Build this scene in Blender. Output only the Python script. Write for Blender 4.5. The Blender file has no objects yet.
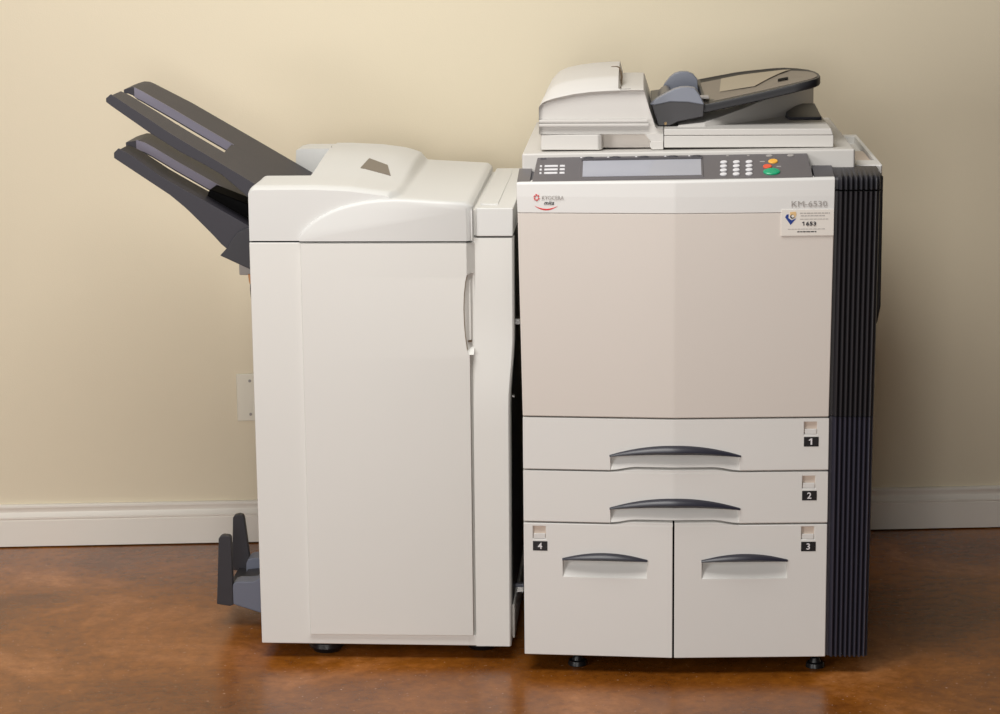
import bpy, bmesh, math, random
from mathutils import Vector, Matrix, noise
random.seed(4)
S = bpy.context.scene
C = S.collection

# ---------------------------------------------------------------- camera
YAW = -0.0382
def rz(v, a):
    return Vector((math.cos(a)*v[0]-math.sin(a)*v[1], math.sin(a)*v[0]+math.cos(a)*v[1], v[2]))
pitch, roll = .1914, -.0099
fwd = Vector((0, math.cos(pitch), -math.sin(pitch))); up0 = Vector((0, math.sin(pitch), math.cos(pitch))); rt0 = Vector((1, 0, 0))
rt = math.cos(roll)*rt0+math.sin(roll)*up0; up = -math.sin(roll)*rt0+math.cos(roll)*up0
rt, up, fwd = rz(rt, YAW), rz(up, YAW), rz(fwd, YAW)
cd = bpy.data.cameras.new('camera'); cam = bpy.data.objects.new('camera', cd); C.objects.link(cam)
cd.lens = 2424.44*36/1000; cd.sensor_width = 36; cd.clip_end = 60
m = Matrix((rt, up, -fwd)).transposed().to_4x4()
m.translation = rz((-.0429, -4.5929, 1.5235), YAW)
cam.matrix_world = m
S.camera = cam

# ---------------------------------------------------------------- light
w = bpy.data.worlds.new('world'); S.world = w; w.use_nodes = True
bg = w.node_tree.nodes['Background']; bg.inputs[0].default_value = (1, .96, .9, 1); bg.inputs[1].default_value = .03
def area(name, loc, target, sx, sy, power, col):
    l = bpy.data.lights.new(name, 'AREA'); l.shape = 'RECTANGLE'; l.size = sx; l.size_y = sy; l.energy = power; l.color = col
    o = bpy.data.objects.new(name, l); C.objects.link(o); o.location = loc
    o.rotation_euler = (Vector(target)-Vector(loc)).to_track_quat('-Z', 'Y').to_euler()
    return o
area('window_light', (-2.9, -3.0, 1.35), (0, .3, .6), 1.3, 1.3, 57, (1, .995, .98))
area('ceiling_light', (-.45, -.78, 2.6), (-.3, .4, .6), 1.4, 1.0, 44, (1, .985, .95))
area('front_fill_light', (-.5, -4.5, 1.15), (0, .3, .5), .9, .9, 49, (1, .98, .95))  # unseen fill added near the camera to lift the machine fronts
S.view_settings.view_transform = 'Standard'
try: S.view_settings.look = 'None'
except Exception: pass
S.view_settings.gamma = 1; S.view_settings.use_curve_mapping = False
S.view_settings.exposure = 0.0

# ---------------------------------------------------------------- materials
def lin(c): return tuple(((x/255)/12.92 if x/255 <= .04045 else ((x/255+.055)/1.055)**2.4) for x in c)+(1,)
def mat(name, rgb, rough=.5, spec=.5, metal=0, bump=0, bscale=900, var=0, coat=0, emit=0, alpha=1):
    m = bpy.data.materials.new(name); m.use_nodes = True
    nt = m.node_tree; b = nt.nodes['Principled BSDF']
    b.inputs['Base Color'].default_value = lin(rgb); b.inputs['Roughness'].default_value = rough
    b.inputs['Specular IOR Level'].default_value = spec; b.inputs['Metallic'].default_value = metal
    b.inputs['Coat Weight'].default_value = coat
    if emit: b.inputs['Emission Color'].default_value = lin(rgb); b.inputs['Emission Strength'].default_value = emit
    tc = nt.nodes.new('ShaderNodeTexCoord')
    n = nt.nodes.new('ShaderNodeTexNoise'); n.inputs['Scale'].default_value = 3; n.inputs['Detail'].default_value = 4
    nt.links.new(tc.outputs['Object'], n.inputs['Vector'])
    mx = nt.nodes.new('ShaderNodeMix'); mx.data_type = 'RGBA'; mx.blend_type = 'MULTIPLY'
    mr = nt.nodes.new('ShaderNodeMapRange'); mr.inputs['To Min'].default_value = 1-(var or .02); mr.inputs['To Max'].default_value = 1+(var or .02)
    nt.links.new(n.outputs['Fac'], mr.inputs['Value'])
    mx.inputs['Factor'].default_value = 1; mx.inputs['A'].default_value = lin(rgb)
    nt.links.new(mr.outputs[0], mx.inputs['B']); nt.links.new(mx.outputs['Result'], b.inputs['Base Color'])
    if bump:
        n2 = nt.nodes.new('ShaderNodeTexNoise'); n2.inputs['Scale'].default_value = bscale
        nt.links.new(tc.outputs['Object'], n2.inputs['Vector'])
        bp = nt.nodes.new('ShaderNodeBump'); bp.inputs['Strength'].default_value = bump; bp.inputs['Distance'].default_value = .001
        nt.links.new(n2.outputs['Fac'], bp.inputs['Height']); nt.links.new(bp.outputs['Normal'], b.inputs['Normal'])
    return m
M_beige = mat('putty_plastic', (222, 220, 216), .5, .35, bump=.12)
M_panel = mat('warm_grey_panel_plastic', (216, 208, 200), .48, .35, bump=.1)
M_white = mat('off_white_plastic', (216, 214, 211), .42, .4, bump=.08)
M_feed = mat('feeder_white_plastic', (204, 200, 195), .45, .4, bump=.08)
M_fin = mat('finisher_ivory_plastic', (221, 219, 214), .5, .35, bump=.12)
M_lid = mat('finisher_lid_plastic', (214, 213, 210), .45, .4, bump=.1)
M_dark = mat('charcoal_plastic', (46, 45, 50), .48, .45, bump=.15)
M_tray = mat('tray_charcoal_plastic', (50, 48, 55), .5, .4, bump=.2)
M_traywall = mat('tray_wall_painted_light', (116, 112, 126), .5, .5)  # charcoal tray wall with the light on its front painted into the colour
M_black = mat('black_plastic', (26, 25, 28), .45, .4)
M_void = mat('dark_interior', (16, 15, 15), .8, .1)
M_ribs = mat('midnight_ribbed_plastic', (48, 46, 49), .42, .5)
M_ribs2 = mat('indigo_ribbed_plastic', (55, 54, 65), .42, .5)
M_ctrl = mat('panel_grey_plastic', (100, 96, 98), .38, .5)
M_ctrl2 = mat('panel_dark_bezel', (70, 68, 74), .35, .5)
M_navy = mat('navy_handle_plastic', (34, 33, 46), .36, .6)
M_blue = mat('slate_grey_plastic', (118, 122, 134), .38, .5)
M_slate = mat('booklet_slate_plastic', (104, 108, 122), .5, .4)
M_brown = mat('smoked_plastic', (112, 102, 92), .4, .5)
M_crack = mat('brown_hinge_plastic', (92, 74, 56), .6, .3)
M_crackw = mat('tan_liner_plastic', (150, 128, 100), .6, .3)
M_key = mat('key_white', (222, 220, 222), .35, .5)
M_lcd = mat('lcd_grey_glass', (164, 165, 174), .12, .6, var=.18)
M_chrome = mat('silver_metal', (190, 190, 188), .3, .5, metal=.6)
M_txt = mat('grey_print', (164, 159, 155), .6, .2)
M_txtd = mat('dark_print', (60, 58, 62), .6, .2)
M_red = mat('red_print', (214, 58, 60), .5, .3)
M_green = mat('green_key', (30, 158, 112), .35, .5)
M_orange = mat('orange_key', (240, 178, 70), .35, .5)
M_rkey = mat('red_key', (226, 92, 62), .35, .5)
M_stk = mat('sticker_paper', (226, 220, 212), .45, .4)
M_bluep = mat('blue_print', (36, 62, 136), .5, .3)
M_gold = mat('tan_print', (222, 186, 134), .5, .3)
M_ind = mat('pink_beige_plastic', (208, 192, 178), .5, .3)
M_tan = mat('tan_tray_patch', (160, 148, 128), .45, .4)
M_base = mat('baseboard_paint', (236, 230, 220), .35, .45, bump=.05, bscale=60)
M_plate = mat('outlet_ivory', (228, 222, 206), .4, .4)
M_cable = mat('cable_rubber', (40, 34, 32), .6, .3)
M_copper = mat('cable_orange', (196, 140, 92), .6, .3)
M_rubber = mat('rubber', (22, 22, 24), .35, .5)

def wall_mat():
    m = mat('eggshell_cream_paint', (226, 214, 189), .62, .25, bump=.25, bscale=350, var=.015); return m
def floor_mat():
    m = bpy.data.materials.new('stained_concrete'); m.use_nodes = True; nt = m.node_tree; b = nt.nodes['Principled BSDF']
    N = nt.nodes.new; L = nt.links.new
    tc = N('ShaderNodeTexCoord')
    def ns(sc, det=6, rough=.6, dist=0):
        n = N('ShaderNodeTexNoise'); n.inputs['Scale'].default_value = sc; n.inputs['Detail'].default_value = det
        n.inputs['Roughness'].default_value = rough; n.inputs['Distortion'].default_value = dist
        L(tc.outputs['Object'], n.inputs['Vector']); return n
    n1 = ns(2.3, 8, .62, .6)
    cr = N('ShaderNodeValToRGB'); L(n1.outputs['Fac'], cr.inputs['Fac'])
    e = cr.color_ramp.elements; e[0].position = .30; e[0].color = lin((106, 58, 12)); e[1].position = .72; e[1].color = lin((188, 124, 70))
    x = e.new(.44); x.color = lin((124, 72, 22)); x = e.new(.57); x.color = lin((148, 88, 26))
    n2 = ns(38, 8, .75)
    c2 = N('ShaderNodeValToRGB'); L(n2.outputs['Fac'], c2.inputs['Fac'])
    e = c2.color_ramp.elements; e[0].position = .34; e[0].color = (.62, .54, .46, 1); e[1].position = .64; e[1].color = (1.22, 1.2, 1.2, 1)
    mx = N('ShaderNodeMix'); mx.data_type = 'RGBA'; mx.blend_type = 'MULTIPLY'; mx.inputs['Factor'].default_value = .75
    L(cr.outputs[0], mx.inputs['A']); L(c2.outputs[0], mx.inputs['B'])
    n3 = ns(110, 4, .6)
    c3 = N('ShaderNodeValToRGB'); L(n3.outputs['Fac'], c3.inputs['Fac'])
    e = c3.color_ramp.elements; e[0].position = .66; e[0].color = (0, 0, 0, 1); e[1].position = .72; e[1].color = (1, 1, 1, 1)
    mx2 = N('ShaderNodeMix'); mx2.data_type = 'RGBA'; L(c3.outputs[0], mx2.inputs['Factor'])
    L(mx.outputs['Result'], mx2.inputs['A']); mx2.inputs['B'].default_value = lin((202, 166, 138))
    L(mx2.outputs['Result'], b.inputs['Base Color'])
    n4 = ns(6, 5, .6); mr = N('ShaderNodeMapRange'); mr.inputs['To Min'].default_value = .14; mr.inputs['To Max'].default_value = .30
    L(n4.outputs['Fac'], mr.inputs['Value']); L(mr.outputs[0], b.inputs['Roughness'])
    b.inputs['Specular IOR Level'].default_value = .42
    bp = N('ShaderNodeBump'); bp.inputs['Strength'].default_value = .25; bp.inputs['Distance'].default_value = .002
    L(n2.outputs['Fac'], bp.inputs['Height']); L(bp.outputs['Normal'], b.inputs['Normal'])
    return m

# ---------------------------------------------------------------- mesh helpers
def link(name, bm, m, parent=None, bevel=0, seg=2, smooth=35, label=None, kind=None):
    bmesh.ops.recalc_face_normals(bm, faces=bm.faces)
    me = bpy.data.meshes.new(name)
    for f in bm.faces: f.smooth = True
    lim = math.radians(smooth)
    for e in bm.edges:
        if len(e.link_faces) == 2 and e.calc_face_angle(0) > lim: e.smooth = False
    bm.to_mesh(me); bm.free()
    for x in (m if isinstance(m, (list, tuple)) else [m]): me.materials.append(x)
    o = bpy.data.objects.new(name, me); C.objects.link(o)
    if parent: o.parent = parent
    if bevel:
        b = o.modifiers.new('bevel', 'BEVEL'); b.width = bevel; b.segments = seg; b.limit_method = 'ANGLE'; b.angle_limit = math.radians(35); b.harden_normals = True
    if label: o['label'] = label
    if kind: o['kind'] = kind
    return o
def rings(bm, rs, caps=True, closed=True):
    vs = [[bm.verts.new(p) for p in r] for r in rs]
    n = len(vs[0])
    for a, b in zip(vs, vs[1:]):
        for i in range(n if closed else n-1):
            j = (i+1) % n; bm.faces.new((a[i], a[j], b[j], b[i]))
    if caps: bm.faces.new(vs[0][::-1]); bm.faces.new(vs[-1])
    return vs
def box(bm, x0, x1, y0, y1, z0, z1):
    rings(bm, [[(x0, y0, z), (x1, y0, z), (x1, y1, z), (x0, y1, z)] for z in (z0, z1)])
def ex_y(bm, pts, y0, y1):          # xz outline extruded in depth
    rings(bm, [[(x, y, z) for x, z in pts] for y in (y0, y1)])
def ex_z(bm, pts, z0, z1):
    rings(bm, [[(x, y, z) for x, y in pts] for z in (z0, z1)])
def ex_x(bm, pts, x0, x1):          # yz outline
    rings(bm, [[(x, y, z) for y, z in pts] for x in (x0, x1)])
def cyl(bm, c, r, h, ax='z', n=24, r2=None):
    r2 = r if r2 is None else r2; rs = []
    for k, rr in ((0, r), (h, r2)):
        ring = []
        for i in range(n):
            a = 2*math.pi*i/n; p, q = rr*math.cos(a), rr*math.sin(a)
            ring.append({'z': (c[0]+p, c[1]+q, c[2]+k), 'y': (c[0]+p, c[1]+k, c[2]+q), 'x': (c[0]+k, c[1]+p, c[2]+q)}[ax])
        rs.append(ring)
    rings(bm, rs)
def tube(bm, pts, r, n=8):
    rs = []
    for i, p in enumerate(pts):
        p = Vector(p); d = (Vector(pts[min(i+1, len(pts)-1)])-Vector(pts[max(i-1, 0)])).normalized()
        a = d.cross(Vector((.3, 1, .1))).normalized(); b = d.cross(a)
        rs.append([p+r*(math.cos(t)*a+math.sin(t)*b) for t in [2*math.pi*k/n for k in range(n)]])
    rings(bm, rs)
def B(): return bmesh.new()
def cut(o, *cutters):                # carve real pockets out of a part
    tmp = []
    for bm in cutters:
        bmesh.ops.recalc_face_normals(bm, faces=bm.faces)
        me = bpy.data.meshes.new('c'); bm.to_mesh(me); bm.free(); c = bpy.data.objects.new('c', me); C.objects.link(c); tmp.append(c)
        md = o.modifiers.new('cut', 'BOOLEAN'); md.operation = 'DIFFERENCE'; md.solver = 'EXACT'; md.object = c
        # cutter and part share the same local frame
        c.matrix_world = WORLD[o.name]
    bev = [x for x in o.modifiers if x.type == 'BEVEL']
    props = [(b.width, b.segments) for b in bev]
    for b in bev: o.modifiers.remove(b)
    bpy.context.view_layer.update()
    me2 = bpy.data.meshes.new_from_object(o.evaluated_get(bpy.context.evaluated_depsgraph_get()))
    o.modifiers.clear(); me2.name = o.name; o.data = me2
    for c in tmp: bpy.data.objects.remove(c)
    for wd, sg in props:
        b = o.modifiers.new('bevel', 'BEVEL'); b.width = wd; b.segments = sg; b.limit_method = 'ANGLE'; b.angle_limit = math.radians(35); b.harden_normals = True
    bpy.context.view_layer.update()
class _W(dict):
    def __getitem__(s, k):
        o = bpy.data.objects[k]; bpy.context.view_layer.update(); return o.matrix_world.copy()
WORLD = _W()
def text(body, name, m, parent, x, z, y, size, sx=1, shear=0, depth=.0004, label=None, spacing=1, bold=0, align='LEFT', slope=0, tilt=0):
    cu = bpy.data.curves.new('t', 'FONT'); cu.body = body; cu.size = size; cu.extrude = depth/2; cu.shear = shear
    cu.space_character = spacing; cu.align_x = align; cu.offset = bold; cu.resolution_u = 3
    t = bpy.data.objects.new('t', cu); C.objects.link(t); bpy.context.view_layer.update()
    me = bpy.data.meshes.new_from_object(t.evaluated_get(bpy.context.evaluated_depsgraph_get())); bpy.data.objects.remove(t)
    # text lies in xy facing +z: stand it up to face -y
    for v in me.vertices:
        a, b_, c = v.co; px = x+a*sx
        if tilt: v.co = (px, y+b_*math.cos(tilt)-c*math.sin(tilt), z+b_*math.sin(tilt)+c*math.cos(tilt))
        else: v.co = (px, y-c+a*sx*slope, z+b_)
    me.materials.clear(); me.materials.append(m); me.name = name
    o = bpy.data.objects.new(name, me); C.objects.link(o)
    if parent: o.parent = parent
    if label: o['label'] = label
    return o
def thing(name, label, cat, loc=(0, 0, 0), rotz=0):
    o = bpy.data.objects.new(name, None); C.objects.link(o); o.location = loc; o.rotation_euler = (0, 0, rotz); o.empty_display_size = .1
    o['label'] = label; o['category'] = cat; return o
def sm(t): t = max(0, min(1, t)); return t*t*(3-2*t)
def lerp(a, b, t): return a+(b-a)*t
def interp(x, pts):
    if x <= pts[0][0]: return pts[0][1]
    for (a, b), (c, d) in zip(pts, pts[1:]):
        if x <= c: return b+(d-b)*(x-a)/(c-a)
    return pts[-1][1]

# ---------------------------------------------------------------- setting
WY = 1.0165
bm = B(); box(bm, -3.6, 3.6, WY, WY+.12, 0, 2.9); link('wall_back', bm, wall_mat(), kind='structure')
bm = B(); box(bm, -3.6, 3.6, -6, WY+.12, -.08, 0); link('floor', bm, floor_mat(), kind='structure')
prof = [(0, 0), (.016, 0), (.016, .062), (.0145, .0635), (.0145, .0655), (.017, .067), (.017, .071), (.0125, .075), (.0085, .081), (.0095, .088), (.0125, .0925), (.0125, .097), (.010, .0995), (0, .0995)]
bm = B(); ex_x(bm, [(WY-a, b+.003) for a, b in prof], -3.6, 3.6); link('baseboard_back', bm, M_base, kind='structure', smooth=30)

# outlet plate, half hidden behind the finisher
op = thing('wall_outlet_plate', 'ivory wall outlet plate partly hidden behind the left cabinet', 'outlet', (-.589, WY, .294))
bm = B(); box(bm, -.036, .036, -.006, 0, 0, .114); link('cover_plate', bm, M_plate, op, .003)
for z in (.017, .097):
    bm = B(); cyl(bm, (-.004, -.0078, z), .0035, .0025, 'y', 14); link('screw', bm, M_txt, op, .0005)

# ---------------------------------------------------------------- copier
AC = -.06+YAW
copier = thing('photocopier', 'large off-white floor-standing photocopier with charcoal ribbed side column and document feeder on top', 'photocopier', (0, 0, 0), AC)
P = .018
def yf(x): return -P*(1-abs(x-.2925)/.2925)
# chassis
bm = B(); box(bm, .006, .588, .020, .70, .045, .968)
link('chassis', bm, M_void, copier, .002)
bm = B(); box(bm, .0, .665, .07, .72, .05, .972); link('rear_body', bm, M_beige, copier, .004)
# upper front cover (two facets)
def facet_ring(xl, xr, z, dy, yb):
    xc = .2925
    return [(xl, dy, z), (xc-.002, dy-P, z), (xc+.002, dy-P, z), (xr, dy, z), (xr, yb, z), (xl, yb, z)]
bm = B()
rings(bm, [facet_ring(.0, .590, .5168, 0, .018), facet_ring(-.0066, .5935, .9135, -.004, .018)])
fc = link('front_cover', bm, M_panel, copier, .0018, smooth=3)
def tilt_ring(xl, xr, zl, zr, dy, yb, cx_=0):
    return [(p[0], p[1]+(cx_ if 0 < i < 3 else 0), zl+(zr-zl)*(p[0]-xl)/(xr-xl)) for i, p in enumerate(facet_ring(xl, xr, 0, dy, yb))]
bm = B()
rings(bm, [facet_ring(-.0066, .5935, .9137, -.0046, .03), facet_ring(-.008, .594, .945, -.0030, .03), tilt_ring(-.0086, .5945, .9680, .9755, .000, .03), tilt_ring(-.008, .594, .9722, .9798, .004, .03)])
link('cover_band', bm, M_white, copier, .0015, smooth=3, label='brighter white band across the top of the front cover')

# drawers --------------------------------------------------------------
def front_slab(x0, x1, z0, z1, zt=0):
    bm = B(); pts = [(x0, yf(x0))]
    if x0 < .28 and x1 > .30: pts += [(.2905, -P), (.2945, -P)]
    pts += [(x1, yf(x1)), (x1, .018), (x0, .018)]
    ex_z(bm, pts, z0, z1); return bm
def arch_pts(x0, x1, zb, zt, h, n=16):        # closed xz outline: flat bottom, arched top
    pts = [(x0, zb), (x1, zb)]
    for i in range(n+1):
        t = i/n; pts.append((lerp(x1, x0, t), zt+h*(1-(2*t-1)**2)))
    return pts
def handle(parent, x0, x1, z, h, thick):
    # crescent bar: arched upper edge, flatter lower edge, bulging forward
    n = 24; rs = []
    for i in range(n+1):
        t = i/n; x = lerp(x0, x1, t); k = 1-(2*t-1)**2
        ztop = z+.0035+(h+thick)*k; zb = z+h*k*(.62 if x1-x0 > .2 else .28)-.0006
        yy = yf(x); bulge = .004+.009*k
        zm = (ztop+zb)/2
        rs.append([(x, yy+.006, zb), (x, yy-bulge*.6, zb+.0005), (x, yy-bulge, lerp(zb, ztop, .35)), (x, yy-bulge*.75, lerp(zb, ztop, .75)), (x, yy-.001, ztop), (x, yy+.006, ztop-.001)])
    bm = B(); rings(bm, rs); return link('handle', bm, M_navy, parent, smooth=50, label='dark navy crescent handle')
def liner(parent, x0, x1, z0, z1, d, lip):     # sloped scoop behind the handle
    bm = B(); yc = yf((x0+x1)/2)
    n = 8; fr = []; 
    prof = []
    for i in range(n+1):
        t = i/n; prof.append((yc*0+lerp(.004, d, math.sin(t*math.pi/2)**.8), lerp(z0, z1, t)))
    pts = prof+[(d+.002, z1), (d+.002, z0)]
    ex_x(bm, pts, x0, x1); return link('grip_recess', bm, M_beige, parent, smooth=60)
def gauge(parent, xc, zt, digit):
    # paper gauge window, its cut-out is carved from the slab; inner pieces here
    y = yf(xc)
    bm = B(); box(bm, xc-.0125, xc+.0125, y+.0055, y+.009, zt-.0255, zt+.001); link('gauge_window', bm, M_ind, parent)
    bm = B(); box(bm, xc-.0112, xc+.0112, y+.001, y+.0058, zt-.0250, zt-.0150); link('gauge_bar', bm, M_white, parent, .0006)
    bm = B(); ex_z(bm, [(xc-.0130, yf(xc-.0130)-.0006), (xc+.0155, yf(xc+.0155)-.0006), (xc+.0155, y+.004), (xc-.0130, y+.004)], zt-.0490, zt-.0300)
    link('number_plate', bm, M_black, parent, label='black plate numbered '+digit)
    sl = (yf(xc+.01)-yf(xc-.01))/.02
    if digit == '1':
        bm = B(); q = [(-.0012, 0), (.0018, 0), (.0018, .0122), (-.0004, .0122), (-.0046, .0096), (-.0046, .0074), (-.0012, .0090)]
        ex_y(bm, [(xc+.0012+a, zt-.0452+b) for a, b in q], y-.0016, y+.001); link('digit', bm, M_key, parent, label='white number 1'); return
    text(digit, 'digit', M_key, parent, xc-.0034, zt-.0452, y-.0014-sl*.0045, .0175, 1.0, bold=.0003, slope=sl, label='white number '+digit)
def gauge_cut(xc, zt):
    bm = B(); y = yf(xc); box(bm, xc-.0125, xc+.0125, y-.03, y+.006, zt-.0255, zt); return bm
def wide_drawer(z0, z1, digit, lab, gx, gz):
    d = link('drawer', front_slab(.0, .5905, z0, z1), M_beige, copier, .0016, label=lab, smooth=3)
    c = B(); pts = arch_pts(.1705, .4185, z0-.02, z0+.0275, .0125); ex_y(c, pts, -.06, .016)
    cut(d, c, gauge_cut(gx, gz))
    # scoop, its lower lip rises in a gentle arc
    n = 20; rs = []
    for i in range(n+1):
        t = i/n; x = lerp(.1705, .4185, t); zb = z0+.001+.0068*sm(t*5)*sm((1-t)*5)
        yy = yf(x)
        rs.append([(x, yy+.001, zb), (x, yy+.0015, zb+.003), (x, yy+.009, zb+.016), (x, .014, zb+.032), (x, .0175, zb+.036), (x, .0175, zb)])
    b2 = B(); rings(b2, rs); link('grip_recess', b2, M_beige, d, smooth=60)
    handle(d, .168, .4215, z0+.0275, .0120, .0085)
    gauge(d, gx, gz, digit); return d
d1 = wide_drawer(.4113, .5138, '1', 'upper wide paper drawer numbered 1', .5555, .5075)
d2 = wide_drawer(.3062, .4081, '2', 'lower wide paper drawer numbered 2', .5535, .4005)
def deck(x0, x1, digit, lab, px0, px1, gx, gz):
    d = link('drawer', front_slab(x0, x1, .035, .3030), M_beige, copier, .0016, label=lab)
    c = B(); ex_y(c, arch_pts(px0, px1, .1965, .2330, .0065), -.06, .016)
    cut(d, c, gauge_cut(gx, gz))
    n = 8; ym = [(yf(px0), px0), (yf(px1), px1)]
    rs = []
    for yy, x in ym:
        rs.append([(x, yy+.0015, .1965), (x, yy+.004, .200), (x, yy+.009, .212), (x, .015, .226), (x, .0165, .245), (x, .0175, .245), (x, .0175, .1965)])
    b2 = B(); rings(b2, rs); link('grip_recess', b2, M_beige, d, smooth=60)
    handle(d, px0-.0015, px1+.0015, .2295, .007, .0055)
    gauge(d, gx, gz, digit)
    return d
k4 = deck(.0, .2907, '4', 'lower left paper deck drawer numbered 4', .0770, .2405, .0310, .2965)
k3 = deck(.2943, .5905, '3', 'lower right paper deck drawer numbered 3', .3480, .5130, .5530, .2985)

def lip(parent, xa, xb, z):      # top edge that swells up into the grip gap of the drawer above
    bm = B(); r = []
    for i in range(17):
        x = lerp(xa, xb, i/16); t = (x-.1705)/.248; h = .0058*sm(t*5)*sm((1-t)*5)
        r.append([(x, yf(x)+.0003, z-.002), (x, yf(x)+.0003, z+h*.8), (x, yf(x)+.002, z+h), (x, .012, z+h), (x, .012, z-.002)])
    rings(bm, r); link('top_lip', bm, M_beige, parent, smooth=50)
bm = B(); box(bm, .2900, .2950, -.0125, .018, .036, .3020); link('centre_gap_shade', bm, M_void, copier)  # dark filler added to stand for shade inside the gap between the doors
lip(d2, .1705, .4185, .4081); lip(k4, .1705, .2907, .3030); lip(k3, .2943, .4185, .3030)

# ribbed column ---------------------------------------------------------
def ribfront(x0, x1, y0):
    pts = [(x0, y0+.010), (x0+.006, y0+.010)]; a = x0+.0075; n = 8; p = (x1-.003-a)/n
    for i in range(n):
        for k in range(7):
            t = k/6; pts.append((a+p*(i+.10+.80*t), y0+.007-.0075*math.sin(math.pi*t)**.9+(.0035*sm((i+t-6.6)/1.4))))
        if i < n-1: pts += [(a+p*(i+1.0), y0+.0105)]
    pts += [(x1-.002, y0+.008), (x1, y0+.014)]
    return pts
def colring(x0, x1, dy, z, yb=.60):
    return [(x, y, z) for x, y in ribfront(x0, x1, dy)]+[(x1, yb, z), (x0, yb, z)]
bm = B(); rings(bm, [colring(.5905, .6735, .0, .035), colring(.5915, .6765, 0, .5155)]); link('ribbed_column', bm, M_ribs2, copier, smooth=45, label='lower midnight ribbed column section')
bm = B(); rings(bm, [colring(.5915, .6768, 0, .5170), colring(.5945, .6805, 0, .9525)]); link('ribbed_column', bm, M_ribs, copier, smooth=45, label='tall upper midnight ribbed column section')
bm = B(); rings(bm, [colring(.5945, .681, dy, z, .11) for dy, z in ((0, .9560), (0, .970), (.0015, .9755), (.006, .9795), (.014, .9825), (.045, .9865), (.075, .9885))])
link('column_cap', bm, M_dark, copier, smooth=45, label='rounded ribbed cap above the column')
bm = B(); pts = [(.69, .975), (.6915, .972), (.6915, .72), (.686, .69), (.680, .675), (.66, .675), (.66, .975)]
ex_y(bm, pts, .07, .50); link('side_grip', bm, M_black, copier, .003, label='black grip on the right side')
# top ledge at the right
bm = B(); box(bm, .630, .6935, .115, .70, .955, .990)
lg = link('side_ledge', bm, M_beige, copier, .003)
c = B(); box(c, .648, .686, .20, .66, .974, 1.1); cut(lg, c)
bm = B(); box(bm, .650, .684, .24, .42, .975, .984); link('ledge_insert', bm, M_ind, lg, .002)

# control panel ----------------------------------------------------------
ty = math.atan2(.0355, .086)
def cp(x, s, h=0):      # point on the tilted panel: s along slope from front, h above it
    s *= .827; z0 = .9725+(x-.023)*.0130
    return (x, .004+s*math.cos(ty)-h*math.sin(ty), z0+s*math.sin(ty)+h*math.cos(ty))
def cbox(bm, x0, x1, s0, s1, h0, h1, b=0):
    rings(bm, [[cp(x0+b*k, s0+b*k, h), cp(x1-b*k, s0+b*k, h), cp(x1-b*k, s1-b*k, h), cp(x0+b*k, s1-b*k, h)] for k, h in ((0, h0), (1, h1))])
def cdisc(bm, x, s, rx, rs_, h0, h1, n=20, dome=.6):
    rr = []
    for k, h in ((1, h0), (1, h0+(h1-h0)*.6), (.85, h1)):
        rr.append([cp(x+rx*k*math.cos(2*math.pi*i/n), s+rs_*k*math.sin(2*math.pi*i/n), h) for i in range(n)])
    rings(bm, rr)
bm = B()
xs = [.0215, .29, .547]
r0 = []
def cring(h, e=0):
    return [cp(.0215+e, .0, h), cp(.2925, -.0200, h), cp(.553-e, .0, h), cp(.547-e, .1125-e, h), (cp(.028+e, .1125-e, h))]
rings(bm, [cring(-.005), cring(0.0), cring(.0012, .0012)])
ctrl = link('control_panel', bm, M_ctrl, copier, smooth=30, label='dark grey control panel with keypad and screen')
bm = B(); cbox(bm, .1120, .3480, .004, .1060, .0006, .0030, .002); bez = link('screen_bezel', bm, M_ctrl, ctrl)
bm = B(); cbox(bm, .1140, .3460, .0875, .0965, .0028, .0052, .001); link('screen_hood', bm, M_ctrl2, ctrl)
bm = B(); cbox(bm, .1170, .3430, .0120, .0868, .0028, .0038); link('touch_screen', bm, M_lcd, ctrl, label='pale grey touch screen')
for x in (.123, .175, .229, .285, .331):
    bm = B(); cdisc(bm, x+.004, .1025, .010, .0032, .0028, .0045); link('menu_button', bm, M_ctrl2, ctrl)
    bm = B(); cdisc(bm, x-.010, .1035, .0022, .0016, .0028, .0040, 10); link('indicator', bm, M_key, ctrl)
for j in range(3):
    s = .0694-.0166*j
    for (a, b) in ((.0340, .0385), (.0430, .0690), (.0725, .0825)):
        bm = B(); cbox(bm, a, b, s-.0036, s+.0036, .001, .0024, .0006); link('function_button' if b-a > .02 else 'indicator', bm, M_key, ctrl)
bm = B(); cbox(bm, .034, .046, .103, .107, .001, .0022, .0003); link('indicator', bm, M_ctrl2, ctrl)
for i in range(3):
    for j in range(4):
        x = .3865+.0242*i-.0006*j; s = .0735-.0190*j
        bm = B(); cdisc(bm, x, s, .0068, .0056, .001, .0038); link('keypad_key', bm, M_key, ctrl)
bm = B(); cdisc(bm, .4805, .0735, .0092, .0092, .001, .0042); link('stop_key', bm, M_orange, ctrl, label='yellow orange key')
bm = B(); cdisc(bm, .4690, .0495, .0086, .0086, .001, .0042); link('clear_key', bm, M_rkey, ctrl, label='red orange key')
bm = B(); cdisc(bm, .4760, .0245, .0160, .0145, .001, .0048, 28); link('start_key', bm, M_green, ctrl, label='large green key')
for x, s, ww in ((.4600, .0745, .008), (.4905, .0500, .007), (.394, .1055, .004), (.434, .1045, .004)):
    bm = B(); cbox(bm, x-ww*.6, x+ww*.6, s-.002, s+.002, .001, .0018); link('key_caption', bm, M_txt, ctrl)
for x in (.4745, .5150):
    bm = B(); cdisc(bm, x, .1015, .0065, .0045, .001, .003); link('status_key', bm, M_txt, ctrl)
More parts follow.
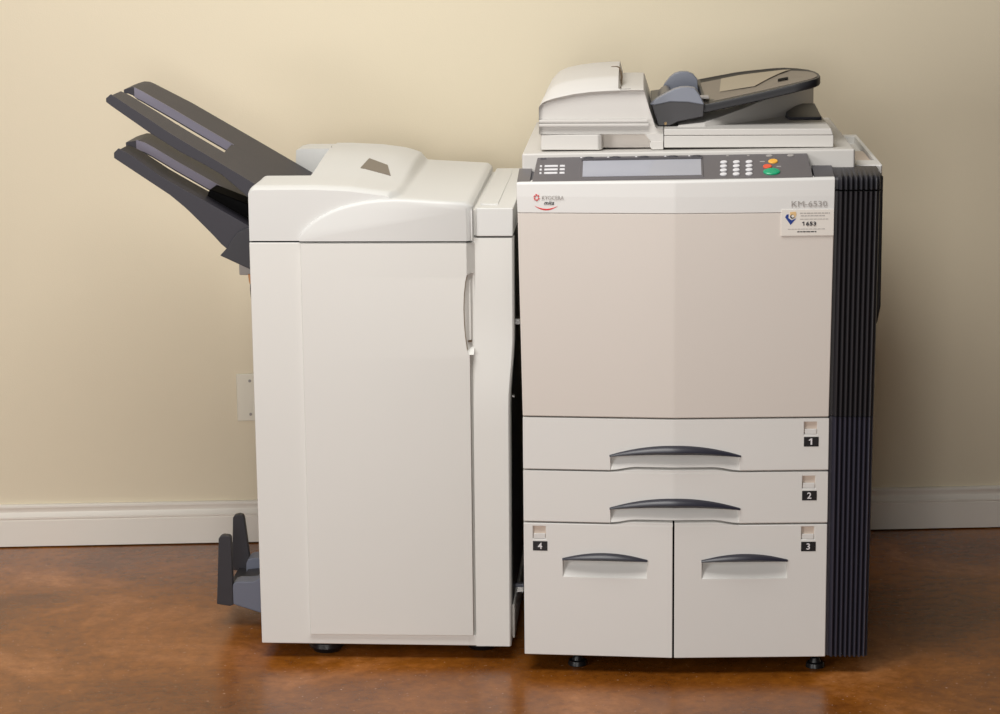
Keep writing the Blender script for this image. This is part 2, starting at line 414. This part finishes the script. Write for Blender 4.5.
# dark strips either side of the panel
def wedge_strip(x0, x1, name, mm, zb):
    bm = B(); ex_x(bm, [(.002, .960), (.003, zb-.0165), (.012, zb-.0128), (.092, zb), (.092, .960)], x0, x1); return link(name, bm, mm, copier, .001)
wedge_strip(-.0075, .0175, 'end_strip', M_ctrl, .9880)
wedge_strip(.5560, .5945, 'end_strip', M_ctrl2, .9925)
bm = B(); ex_x(bm, [(.012, .955), (.012, .968), (.09, .982), (.09, .955)], .01, .58); link('panel_underlay', bm, M_ctrl2, copier)

# scanner bed
bm = B(); rings(bm, [[(-.002, .09, .955), (.6385, .09, .955), (.6385, .735, .955), (-.002, .735, .955)], [(-.002, .09, 1.0165), (.6385, .09, 1.0235), (.6385, .735, 1.0235), (-.002, .735, 1.0165)]])
link('scanner_bed', bm, M_feed, copier, .004, 3)

# logos and lettering
yb_ = lambda x: yf(x)-.0052
def logo(z): return yb_(.06)
bs = -P/.2925
text('KYOCERA', 'brand_lettering', M_txt, copier, .0395, .9395, yf(.0395)-.0052, .0108, .86, slope=bs, label='thin grey lettering')
text('mita', 'brand_lettering', M_txtd, copier, .0435, .9300, yf(.0435)-.0052, .0108, 1.02, shear=.35, slope=bs, bold=.0001, label='dark italic lettering')
def on_band(bm, pts, d=.0052, th=.0012):
    rings(bm, [[(x, yf(x)-d+k, z) for x, z in pts] for k in (0, th)])
bm = B(); pts = []
for i in range(17):
    t = i/16; pts.append((lerp(.0265, .0700, t), .9275-.0055*(1-(2*t-1)**2)))
for i in range(1, 16):
    t = 1-i/16; pts.append((lerp(.0265, .0700, t), .9275-.0085*(1-(2*t-1)**2)))
on_band(bm, pts); link('logo_swoosh', bm, M_red, copier, label='red arc under the lettering')
bm = B()
for i in range(6):
    a = math.radians(60*i+30); cx, cz = .0300+.0042*math.cos(a), .9435+.0050*math.sin(a)
    t = a+1.1; q = [(.0030, .0), (.0, .0014), (-.0030, .0), (0, -.0014)]
    on_band(bm, [(cx+u*math.cos(t)-v*math.sin(t), cz+u*math.sin(t)+v*math.cos(t)) for u, v in q])
link('logo_emblem', bm, M_red, copier, label='small red emblem')
text('KM-6530', 'model_lettering', M_txt, copier, .5110, .9255, yf(.5110)-.0060, .0150, 1.22, slope=P/.2925, label='grey model lettering KM-6530')
# asset sticker
sl = P/.2925; x0, x1 = .4935, .5925
def sy(x): return yf(x)-.0062
bm = B(); ex_z(bm, [(x0, sy(x0)), (x1, sy(x1)), (x1, sy(x1)+.004), (x0, sy(x0)+.004)], .8700, .9195)
stk = link('asset_sticker', bm, M_stk, copier, label='white inventory sticker with blue logo and number 1653')
def bar(x0, x1, z0, z1, m, name='print_line', yy=.0004):
    bm = B(); ex_z(bm, [(x0, sy(x0)-yy), (x1, sy(x1)-yy), (x1, sy(x1)+.001), (x0, sy(x0)+.001)], z0, z1); return link(name, bm, m, stk)
def polyp(pts, m, name, yy=.0005):
    bm = B(); rings(bm, [[(x, sy(x)-k, z) for x, z in pts] for k in (yy, -.001)]); return link(name, bm, m, stk)
polyp([(.5005, .9055), (.5035, .9105), (.5075, .9110), (.5065, .9040), (.5130, .8995), (.5215, .9030), (.5110, .8905)], M_bluep, 'sticker_emblem')
polyp([(.5095, .9150), (.5205, .9160), (.5220, .9110), (.5195, .9045), (.5130, .9030), (.5100, .9080)], M_gold, 'sticker_emblem', .0007)
polyp([(.514+.0042*math.cos(a*math.pi/6), .9065+.0040*math.sin(a*math.pi/6)) for a in range(12)], M_txtd, 'sticker_emblem', .0009)
polyp([(.515+.0028*math.cos(a*math.pi/6), .9072+.0026*math.sin(a*math.pi/6)) for a in range(12)], M_stk, 'sticker_emblem', .0011)
random.seed(7)
def words(xa, xb, z, h, m):
    x = xa
    while x < xb-.002:
        ww = min(random.uniform(.004, .009), xb-x); bar(x, x+ww, z, z+h, m); x += ww+.0011
words(.5285, .5850, .9120, .0016, M_txt); words(.5300, .5780, .9070, .0016, M_txt); words(.5285, .5820, .9010, .0010, M_txt)
words(.5060, .5780, .8822, .0010, M_txt)
polyp([(.5330, .8955), (.5330, .8938), (.5352, .8948), (.5352, .8893), (.5370, .8893), (.5370, .8968), (.5356, .8968)], M_txtd, 'sticker_number', .0006)
text('653', 'sticker_number', M_txtd, stk, .5400, .8895, sy(.532)-.0004, .0100, 1.22, slope=sl, bold=.00035, spacing=1.12, label='bold number 653 following the 1')
words(.5240, .5600, .8765, .0020, M_txtd)

# document feeder ---------------------------------------------------------
Z0 = 1.0185
bm = B()
Aprof = [(.0305, 1.0505), (.0300, 1.085), (.0302, 1.1035), (.0355, 1.1105), (.0430, 1.1150), (.0550, 1.1192), (.0713, 1.1232), (.098, 1.1287), (.1294, 1.1326), (.160, 1.1345), (.184, 1.1352), (.1895, 1.1353), (.2150, 1.1358), (.2325, 1.1355), (.2345, 1.1335), (.2440, 1.1000), (.2555, 1.0650), (.2600, 1.0605), (.2715, 1.0600), (.2715, 1.0500)]
def hood(y, r, rr, dx=0, sh=0):
    out = []
    for i, (x, z) in enumerate(Aprof):
        if i <= 1 or i >= 15: dz = 0
        elif i <= 10: dz = r*sm((i-1)/5)
        else: dz = rr
        xx = x+(sh*max(0, 1-i/9) if 1 < i < 9 else 0)
        out.append((xx, y, z+dz))
    return out
rings(bm, [hood(.128, -.006, -.003), hood(.121, -.001, -.0005), hood(.120, 0, 0, 0), hood(.124, .004, .001), hood(.160, .020, .0035, 0, .002), hood(.170, .0235, .004, 0, .003), hood(.185, .0245, .004, 0, .004), hood(.30, .0305, .0045, 0, .004), hood(.42, .0320, .0045, 0, .006), hood(.52, .028, .004, 0, .008), hood(.60, .016, -.002, 0, .012), hood(.63, -.004, -.012, 0, .016)])
feeder = link('document_feeder', bm, M_feed, copier, smooth=38, label='white automatic document feeder')
bm = B()
ex_z(bm, [(.0330, .126), (.0345, .121), (.1450, .117), (.1515, .122), (.1540, .132), (.1545, .62), (.0330, .62)], Z0+.0015, 1.0502)
link('feeder_base', bm, M_feed, feeder, .002)
bm = B(); box(bm, .10, .27, .150, .62, Z0+.003, 1.0500); link('feeder_underside', bm, M_panel, feeder)
bm = B(); ex_y(bm, [(.2480, 1.0225), (.2455, 1.026), (.2455, 1.033), (.2480, 1.0365), (.2715, 1.0365), (.2715, 1.0205), (.2500, 1.0205)], .1185, .30); link('hinge_corner', bm, M_feed, feeder, .001)
bm = B(); ex_y(bm, [(.236, 1.0502), (.2475, 1.0363), (.2715, 1.0363), (.2715, 1.0502)], .1195, .30); link('hinge_corner', bm, M_feed, feeder)
for z in (1.0655, 1.0730):
    bm = B(); ex_x(bm, [(.1197, z), (.1190, z+.0015), (.1190, z+.0045), (.1195, z+.006), (.125, z+.006), (.125, z)], .0305, .2430-(z-1.0655)*.35); link('trim_rib', bm, M_feed, feeder)
# right hand cover slab
def slab(x0, x1, y0, y1, z0, z1, e=.0):
    bm = B(); rings(bm, [[(x0, y0, z0), (x1, y0, z0), (x1, y1, z0), (x0, y1, z0)], [(x0, y0, z1), (x1-e, y0, z1), (x1-e, y1, z1), (x0, y1, z1)]]); return bm
link('platen_cover', slab(.2728, .5995, .120, .64, Z0+.0055, 1.0470), M_feed, feeder, .0015)
link('platen_cover', slab(.2728, .5990, .1195, .64, 1.0474, 1.0600, .004), M_feed, feeder, .002)
# ramp block behind the tray
bm = B()
foot = [(.300, .150), (.352, .165), (.430, .245), (.500, .345), (.545, .430), (.588, .520), (.588, .63), (.30, .63)]
def topz(x): return 1.062+.050*sm((x-.30)/.26)
rings(bm, [[(x, y, 1.058) for x, y in foot], [(x, y+(.012 if i < 6 else 0), topz(x)) for i, (x, y) in enumerate(foot)]])
link('output_ramp', bm, M_feed, feeder, .003)
# lit patch of output floor is plain plastic; the dark stop flap sits on the slab
bm = B(); rings(bm, [[(.523, .300, 1.060), (.590, .300, 1.060), (.590, .47, 1.060), (.552, .47, 1.060), (.519, .35, 1.060)], [(.523, .298, 1.065), (.589, .298, 1.066), (.587, .47, 1.078), (.553, .47, 1.078), (.521, .35, 1.072)]])
link('stop_flap', bm, M_dark, feeder, .002, label='small dark paper stop flap')
# opening notch with brown edge at the hood
bm = B(); tube(bm, [(.1680, .330, 1.1645), (.1800, .325, 1.1655), (.1845, .30, 1.1650), (.1880, .26, 1.1600), (.1900, .23, 1.1530), (.1890, .20, 1.1450), (.1870, .165, 1.1390), (.1885, .140, 1.1365)], .0022); link('release_lever', bm, M_crack, feeder, label='brown notch edge of the release lever')
bm = B(); tube(bm, [(.187, .128, 1.1372), (.208, .128, 1.1380)], .0006); link('seam_line', bm, M_txt, feeder)
# intake block
bm = B(); pts = [(.2470, 1.1050), (.2620, 1.0605), (.2850, 1.0615), (.3000, 1.0690), (.3500, 1.0790), (.3520, 1.1060), (.33, 1.1100), (.29, 1.1110)]
ex_y(bm, pts, .172, .480); link('intake_housing', bm, M_ribs, feeder, .002, label='dark intake housing')
bm = B(); pts = [(.2450, 1.1030), (.2590, 1.1150), (.2790, 1.1260), (.2920, 1.1325), (.3050, 1.1362), (.3200, 1.1368), (.3330, 1.1345), (.3420, 1.1220), (.3500, 1.1060), (.3510, 1.1020), (.3200, 1.1075), (.2850, 1.1085), (.2550, 1.1020)]
ex_y(bm, pts, .170, .205); link('paper_guide', bm, M_blue, feeder, .002, label='grey front paper guide')
bm = B(); pts = [(.2680, 1.1060), (.2760, 1.1240), (.2860, 1.1370), (.2960, 1.1450), (.3080, 1.1488), (.3220, 1.1486), (.3340, 1.1440), (.3430, 1.1330), (.3450, 1.1100), (.3400, 1.0950), (.27, 1.095)]
ex_y(bm, pts, .410, .440); link('paper_guide', bm, M_blue, feeder, .002, label='grey rear paper guide')
bm = B(); ex_y(bm, [(.2600, 1.1030), (.2680, 1.1180), (.2780, 1.1235), (.2860, 1.1210), (.2900, 1.1080), (.29, 1.10)], .235, .395); link('pickup_cover', bm, M_ctrl2, feeder, .003)
bm = B(); ex_y(bm, [(.290, 1.110), (.300, 1.119), (.338, 1.119), (.346, 1.110)], .27, .38); link('pickup_cover', bm, M_slate, feeder, .003)
bm = B(); box(bm, .345, .362, .225, .265, 1.109, 1.1135); link('guide_tab', bm, M_txt, feeder, .001)
bm = B(); cyl(bm, (.276, .172, 1.066), .003, .02, 'y', 10); link('green_tab', bm, M_gold, feeder)
# input tray: rounded plate, tilted up to the right
bm = B()
out = [(.350, .178)]
for i in range(1, 8): out.append((lerp(.350, .555, i/7), .178))
out += [(.5690, .186), (.5770, .205), (.5810, .24), (.5820, .30), (.5790, .37), (.5700, .43), (.5500, .475), (.5250, .497), (.500, .505)]
for i in range(1, 7): out.append((lerp(.500, .344, i/6), .505))
def tz(x, y):
    a = interp(x, [(.344, 1.0990), (.353, 1.1011), (.46, 1.1240), (.5702, 1.1500), (.59, 1.154)]); b = interp(x, [(.344, 1.1249), (.433, 1.141), (.516, 1.1489), (.59, 1.1500)])
    return lerp(a, b, sm((y-.178)/.33)*.999)
top = [(x, y, tz(x, y)) for x, y in out]
cx = sum(p[0] for p in out)/len(out); cy = sum(p[1] for p in out)/len(out)
def inset(k, dz): return [(cx+(x-cx)*k, cy+(y-cy)*k, tz(cx+(x-cx)*k, cy+(y-cy)*k)+dz) for x, y in out]
vs = rings(bm, [inset(.985, -.0155), inset(1, -.0135), inset(1, -.001), inset(.99, .0008), inset(.955, .0005), inset(.94, -.0012), inset(.5, -.0012), inset(.05, -.0012)])
tray = link('input_tray', bm, M_black, feeder, smooth=50, label='dark document input tray')
bm = B()
def matring(k, h): return [(cx+(x-cx)*k, .215+(cy+(y-cy)*k-.178)*.72, tz(cx+(x-cx)*k, .215+(cy+(y-cy)*k-.178)*.72)+h) for x, y in out]
rings(bm, [matring(.96, -.002), matring(.955, 0), matring(.5, 0), matring(.05, 0)])
link('tray_mat', bm, M_brown, tray, smooth=50, label='brown-grey tray surface')
def patch(name, quad, m, h, n=8):
    bm = B(); g = []
    for j in range(n+1):
        row = []
        for i in range(n+1):
            u, v = i/n, j/n
            x = lerp(lerp(quad[0][0], quad[1][0], u), lerp(quad[3][0], quad[2][0], u), v); y = lerp(lerp(quad[0][1], quad[1][1], u), lerp(quad[3][1], quad[2][1], u), v)
            row.append(bm.verts.new((x, y, tz(x, y)+h)))
        g.append(row)
    for j in range(n):
        for i in range(n): bm.faces.new((g[j][i], g[j][i+1], g[j+1][i+1], g[j+1][i]))
    r = bmesh.ops.extrude_face_region(bm, geom=bm.faces[:]); bmesh.ops.translate(bm, verts=[v for v in r['geom'] if isinstance(v, bmesh.types.BMVert)], vec=(0, 0, .0008))
    return link(name, bm, m, tray, smooth=50)
patch('tray_pale_patch', [(.385, .30), (.455, .285), (.535, .44), (.392, .435)], M_tan, .0012)  # paler tan patch on the tray surface
patch('tray_slot', [(.500, .285), (.520, .285), (.522, .315), (.502, .315)], M_void, .0014)

# feet
def foot_(x, y):
    bm = B(); cyl(bm, (x, y, .0), .019, .010, 'z', 24, .017); cyl(bm, (x, y, .010), .012, .010, 'z', 20, .008); cyl(bm, (x, y, .02), .006, .034, 'z', 14)
    link('levelling_foot', bm, M_rubber, copier, .0015)
for x, y in ((.103, .045), (.574, .045), (.103, .62), (.574, .62)): foot_(x, y)

# ---------------------------------------------------------------- finisher
fx, fy = rz((-.5298, .0994, 0), YAW)[:2]
fin = thing('paper_finisher', 'ivory paper finisher cabinet with two charcoal output trays, standing left of the photocopier', 'finisher', (fx, fy, 0), AC)
D = .66
# cabinet: main box plus stepped strip on the right
bm = B(); rings(bm, [[(.001, 0, .0315), (.422, 0, .0296), (.4360, .014, .0295), (.436, D, .0295), (.001, D, .0315)], [(-.001, 0, .8468), (.422, 0, .8468), (.436, .014, .8468), (.436, D, .8468), (-.001, D, .8468)]]); box(bm, .4205, .4355, 0, .016, .0296, .0520)
link('cabinet', bm, M_fin, fin, .002)
bm = B(); prof = []
for i in range(25):
    t = i/24; z = lerp(.0290, .8535, t)
    y = .012*sm((z-.50)/.20)
    prof.append((y, z))
def xr(z): return .5045+.0015*((z-.03)/.5)+.0085*sm((z-.52)/.14)
rings(bm, [[(.4345, y, z), (xr(z)-.003, y, z), (xr(z), y+.004, z), (xr(z), .055, z), (.4345, .055, z)] for y, z in prof])
link('side_strip', bm, M_fin, fin, .0, smooth=30)
bm = B(); ex_z(bm, [(.4345, .05), (.5055, .05), (.5055, D), (.4345, D)], .10, .8535); link('side_panel', bm, M_black, fin, .001, label='black docking side facing the photocopier')
bm = B(); ex_x(bm, [(.055, .029), (.055, .10), (.20, .10), (.24, .085), (D, .085), (D, .029)], .436, .509); link('side_skirt', bm, M_fin, fin, .002)
for z, y, mm in ((.672, .10, M_chrome), (.10, .16, M_chrome), (.108, .16, M_blue), (.52, .10, M_chrome), (.79, .12, M_chrome)):
    bm = B(); hh = {.672: .0055, .10: .006, .108: .004}.get(z, .0025); ww = .018 if hh > .003 else .006
    box(bm, .5045, .5045+ww, y, y+.012, z-hh, z+hh); link('docking_bracket', bm, mm, fin, .001)
# door
def doorring(z):
    xr_ = lerp(.4300, .4400, sm((z-.60)/.18)) ; xa = lerp(.4290, .4250, sm((z-.62)/.14))
    yb = lerp(.003, .012, sm((z-.55)/.12))
    return [(.0995, .002, z), (.1010, -.0060, z), (xa-.002, -.0065, z), (xa, -.0060, z), (xr_, yb, z), (xr_, .03, z), (.0995, .03, z)]
bm = B(); rings(bm, [doorring(lerp(.0530, .8455, i/24)) for i in range(25)])
door = link('door', bm, M_fin, fin, .0015, smooth=25)
GC = [(.4250, .7830), (.4220, .7700), (.4190, .7450), (.4178, .7150), (.4185, .6850), (.4205, .6600), (.4235, .6350), (.4275, .6250), (.4360, .6240), (.4385, .6320), (.4385, .7850), (.4330, .7860)]
c = B(); ex_y(c, GC, -.03, .024)
cut(door, c)
bm = B(); ex_y(bm, [(.4250, .7700), (.4215, .7450), (.4200, .7150), (.4205, .6850), (.4225, .6520), (.4315, .6520), (.4315, .7720)], .0060, .020); link('door_handle', bm, M_fin, door, .0015, label='vertical finger grip of the door')
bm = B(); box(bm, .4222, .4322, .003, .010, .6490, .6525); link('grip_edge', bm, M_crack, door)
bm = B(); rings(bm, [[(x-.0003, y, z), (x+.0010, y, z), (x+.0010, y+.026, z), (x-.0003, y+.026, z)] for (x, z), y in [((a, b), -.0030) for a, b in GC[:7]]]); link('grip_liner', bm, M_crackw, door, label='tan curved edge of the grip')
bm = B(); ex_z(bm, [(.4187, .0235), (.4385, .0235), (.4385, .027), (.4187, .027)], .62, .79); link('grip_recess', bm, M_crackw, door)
bm = B(); ex_x(bm, [(-.006, .6250), (.022, .6250), (.022, .6480)], .4235, .4375); link('grip_scoop', bm, M_fin, door, .001)

# lid -----------------------------------------------------------------------
def lid_z(x, y):
    zl = .9315-.0075*max(0, min(1, (x-.30)/.13))+.006*y/D
    zf = interp(x, [(0, .957), (.13, .9575), (.20, .9540), (.26, .9460), (.30, .941)])
    zp = zf+.022*sm((y-.12)/.36)*sm((.36-x)/.12)-.012*sm((x-.20)/.09)*sm((y-.3)/.2)*0
    zp -= .014*sm((y-.60)/.06)
    xe = .291-.012*sm((.06-y)/.06)
    m = sm((xe+.008-x)/.016)
    z = lerp(zl, max(zp, zl), m)
    if x < .100 and .168 < y < .50: z = .880
    if x < .100 and y >= .50: z = .973+.004*sm((x-.02)/.02)-(.10 if x < .022 else 0)-.012*sm((y-.60)/.06)
    if y < .028: z -= .0075*(1-y/.028)**2
    if y > D-.02: z -= .006*((y-D+.02)/.02)**2
    if x < .012: z -= .008*(1-x/.012)**2
    if x > .424: z -= .008*((x-.424)/.012)**2
    return z
bm = B()
xsn = [0, .002, .004, .008, .012]+[.016+.004*i for i in range(21)]+[.0995, .1005]+[.104+.004*i for i in range(80)]+[.424, .427, .430, .433, .436]
xsn = sorted(set(round(v, 4) for v in xsn if v <= .436))
ysn = [0, .002, .004, .007, .010, .014, .018, .022, .028, .034, .04]+[.05+.0098*i for i in range(12)]+[.1675, .1685]+[.18+.0106*i for i in range(31)]+[.4995, .5005]+[.51+.01*i for i in range(13)]+[.640, .645, .65, .655, .66]
ysn = sorted(set(round(v, 4) for v in ysn if v <= D))
g = [[bm.verts.new((x, y, lid_z(x, y))) for x in xsn] for y in ysn]
def chx(v): return v
nb = {}
for j in range(len(ysn)-1):
    for i in range(len(xsn)-1): bm.faces.new((g[j][i], g[j][i+1], g[j+1][i+1], g[j+1][i]))
per = [g[0][i] for i in range(len(xsn))]+[g[j][-1] for j in range(1, len(ysn))]+[g[-1][i] for i in range(len(xsn)-2, -1, -1)]+[g[j][0] for j in range(len(ysn)-2, 0, -1)]
low = [bm.verts.new((v.co.x, v.co.y, .8500)) for v in per]
for a in range(len(per)):
    b = (a+1) % len(per); bm.faces.new((per[b], per[a], low[a], low[b]))
bm.faces.new(low[::-1])
lid = link('lid', bm, M_lid, fin, smooth=40)
# raised swoosh on the lid front
arc = [(.0990, .8500), (.0990, .8600), (.1060, .8700), (.1140, .8780), (.1237, .8865), (.1420, .8985), (.1620, .9085), (.1811, .9160), (.2050, .9225), (.2300, .9275), (.2550, .9305), (.2850, .9320), (.3100, .9315), (.3700, .9275), (.4230, .9240)]
bm = B()
SX = {-.0070: .4235, -.0060: .4250, -.0035: .4290, .0: .4335, .012: .4372}
def arcring(y, dz, cl=0):
    return [(x, y, z+dz*(1 if i > 0 else 0)) for i, (x, z) in enumerate(arc)]+[(SX[y], y, .9150+dz), (SX[y]+.001, y, .8500)]
rings(bm, [arcring(-.0070, -.006), arcring(-.0060, -.0025), arcring(-.0035, -.0004), arcring(.0, .0005), arcring(.012, .0012)])
link('lid_front_swell', bm, M_lid, lid, smooth=50)
# window in the lid and rear left block line
bm = B(); q = [(.1900, .262), (.1970, .362), (.2400, .318), (.2560, .222)]
rings(bm, [[(x, y, lid_z(x, y)+h) for x, y in q] for h in (-.004, .0012)]); link('lid_window', bm, M_brown, lid, label='small smoked brown window')
bm = B(); box(bm, .1000, .1012, .4985, .500, .93, .9835); link('lid_seam', bm, M_txt, lid)
bm = B(); rings(bm, [[(.0, .50, .85), (.0995, .50, .85), (.0995, .52, .85), (.0, .52, .85)], [(.0, .50, .88), (.0995, .50, .88), (.0995, .52, .88), (.0, .52, .88)]]); link('lid_ledge', bm, M_lid, lid)
# dark strip put in as the shade of the seam between cabinet and lid
bm = B(); box(bm, .003, .43, .003, D-.01, .8465, .8510); link('seam_shade', bm, M_void, fin)
# connector block between lid and photocopier
bm = B(); rings(bm, [[(.4425, .012, .8565), (.5145, .012, .8565), (.5145, .675, .8565), (.4425, .675, .8565)], [(.4435, .012, .9120), (.5155, .012, .9120), (.5155, .675, .9140), (.4435, .675, .9140)]])
link('bridge_block', bm, M_lid, fin, .0022)
bm = B(); box(bm, .4495, .4830, .06, .640, .9110, .9146); link('bridge_hatch', bm, M_lid, fin, .0006)
bm = B(); box(bm, .4380, .5120, .020, .66, .8500, .8580); link('seam_shade', bm, M_void, fin)  # dark strip standing in for seam shade under the bridge block
bm = B(); box(bm, .4345, .4440, .020, .66, .850, .9080); link('bridge_filler', bm, M_fin, fin)

# output trays ---------------------------------------------------------------
def out_tray(rim, bot, rear, name, lab, slot_end, y0=.120, tip=(.0, .010)):
    """rim / bot: xz lines of the near edge, rear: xz line of the far edge. Two prongs with a slot between them."""
    yA, yB, yC = .222, .315, .455
    def zs(x, y):
        t = (y-y0)/(yC-y0)
        return lerp(interp(x, rim), interp(x, rear), t)
    bm = B(); n = 40
    X = [lerp(rim[0][0], rim[-1][0], i/n) for i in range(n+1)]
    ptsw = [(x, interp(x, rim)+.0025) for x in X]+[(x, interp(x, bot)) for x in X[::-1]]
    rings(bm, [[(x, y, z) for x, z in ptsw] for y in (y0, y0+.006)])
    def plate(ya, yb, xa, xb, th, round_=.0):
        r = []; m_ = 5
        for i in range(n+1):
            x = lerp(xa, xb, i/n); e = sm((x-xa)/.03)
            a2 = lerp(ya+round_*.2, ya, e); b2 = lerp(yb-round_, yb, e)
            Y = [lerp(a2, b2, k/m_) for k in range(m_+1)]
            r.append([(x, y, zs(x, y)) for y in Y]+[(x, y, zs(x, y)-th*(.35+.65*e)) for y in Y[::-1]])
        rings(bm, r)
    plate(y0+.003, yA, rim[0][0]+.002, .030, .020, .010)
    plate(yB, yC, rear[0][0]+.006, .078, .022, .03)
    plate(yA-.001, yB+.001, slot_end, .070, .018)
    t = link(name, bm, M_tray, fin, .0008, smooth=30, label=lab)
    bm = B(); r = []
    for i in range(13):
        x = lerp(rear[0][0]+.030, slot_end+.004, i/12); z = zs(x, yB)+.0012
        r.append([(x, yB-.004, z), (x, yB+.001, z), (x, yB+.001, z-.0195), (x, yB-.004, z-.0195)])
    rings(bm, r); link('slot_wall', bm, M_traywall, t, label='inner wall of the tray slot, front light painted in as lilac-grey')
    return t
rimU = [(-.2990, 1.1165), (-.2890, 1.1250), (-.2720, 1.1135), (-.2500, 1.0985), (-.2122, 1.0735), (-.185, 1.0545), (-.150, 1.0325), (-.0883, .9955), (-.0174, .9520), (.0, .9415), (.080, .8950)]
botU = [(-.2990, 1.1119), (-.2890, 1.1040), (-.2131, 1.0498), (-.1541, 1.0117), (-.110, .9885), (-.0708, .9650), (-.0202, .9210), (0, .9080), (.08, .87)]
rearU = [(-.3120, 1.1200), (-.2895, 1.1280), (-.2746, 1.1250), (-.1890, 1.0805), (-.0500, .9990), (.0767, .9240)]
out_tray(rimU, botU, rearU, 'output_tray', 'upper charcoal output tray with a slot', -.083)
rimL = [(-.2875, 1.0080), (-.2780, 1.0170), (-.250, 1.0010), (-.225, .9830), (-.1963, .9615), (-.150, .9345), (-.1072, .9110), (-.0201, .8600), (0, .8490), (.08, .81)]
botL = [(-.2875, 1.0002), (-.2400, .9680), (-.1773, .9256), (-.1450, .8980), (-.1186, .8711), (-.0950, .8465), (-.0717, .8205), (-.04, .80), (0, .79), (.08, .78)]
rearL = [(a, b-.1100) for a, b in rearU]
out_tray(rimL, botL, rearL, 'output_tray', 'lower charcoal output tray with a deep curved web', -.083)
# dark exit housing behind the trays and the bracket under them
bm = B(); box(bm, -.030, .0, .17, .50, .800, .900); link('exit_housing', bm, M_void, fin, .003)
bm = B(); ex_y(bm, [(-.118, .905), (-.0, .850), (-.0, .885), (-.02, .895), (-.108, .930)], .18, .26); link('paper_holder', bm, M_void, fin, .003)
bm = B(); ex_y(bm, [(-.0790, .8043), (-.0660, .8180), (-.0520, .8400), (-.0400, .8530), (-.0240, .8600), (-.0060, .8560), (.0, .8540), (.0, .7650), (-.0225, .7779)], .112, .40)
link('tray_bracket', bm, M_dark, fin, .0015, label='charcoal bracket below the output trays')
bm = B(); box(bm, -.046, -.001, .14, .20, .7600, .7850); link('bracket_block', bm, M_txt, fin, .002)
bm = B(); tube(bm, [(-.022, .13, .764), (-.021, .13, .752), (-.0195, .13, .745)], .0045); link('cable_joint', bm, M_copper, fin)
bm = B(); tube(bm, [(-.0195, .13, .747), (-.0205, .13, .735), (-.0190, .13, .715), (-.0160, .13, .695), (-.0120, .13, .680), (.002, .13, .668)], .0032); link('cable', bm, M_cable, fin)

# booklet tray at the lower left ----------------------------------------------
bt_pts = [(-.0925, .052), (-.0920, .088), (-.0880, .0975), (-.0760, .1010), (-.060, .1005), (-.045, .1015), (-.0300, .1110), (.001, .1150), (.001, .020), (-.0330, .0330)]
bm = B(); ex_y(bm, bt_pts, .200, .245)
bt = link('booklet_tray', bm, M_slate, fin, .0025, label='slate grey booklet tray low on the left side')
bm = B(); ex_y(bm, [(x, z-.001) for x, z in bt_pts], .385, .44); link('tray_arm', bm, M_slate, bt, .0025)
bm = B(); ex_y(bm, [(-.088, .045), (-.088, .075), (.0, .085), (.0, .03)], .24, .39); link('tray_floor', bm, M_ribs, bt)
def fin_(y0, y1, dx, dz):
    bm = B(); a = [(-.1246, .0520), (-.1165, .1940), (-.1130, .1990), (-.1060, .2015), (-.0935, .2000), (-.0905, .1950), (-.0895, .0510), (-.0970, .0480)]
    ex_y(bm, [(x+dx, z+dz) for x, z in a], y0, y1); link('upright_fin', bm, M_dark, bt, .002, label='dark upright paper stop')
fin_(.198, .216, 0, 0)
bm = B(); ex_y(bm, [(-.1330, .0560), (-.1275, .1750), (-.1240, .1805), (-.1130, .1830), (-.1060, .1810), (-.1030, .1750), (-.0900, .0560)], .440, .458); link('upright_fin', bm, M_dark, bt, .002, label='dark upright paper stop')
# the far fin's foot joins the arm
bm = B(); box(bm, -.118, -.08, .205, .44, .052, .062); link('tray_floor', bm, M_ribs, bt, .001)

# casters ----------------------------------------------------------------------
def caster(x, y):
    bm = B(); cyl(bm, (x, y, .010), .036, .012, 'z', 28, .034); cyl(bm, (x, y, .022), .024, .012, 'z', 24, .022)
    c = link('caster', bm, M_rubber, fin, .002)
    bm = B(); cyl(bm, (x, y, 0), .027, .011, 'z', 24, .033); link('wheel', bm, M_rubber, c, .003)
for x, y in ((.125, .058), (.44, .085), (.115, .58), (.44, .58)): caster(x, y)
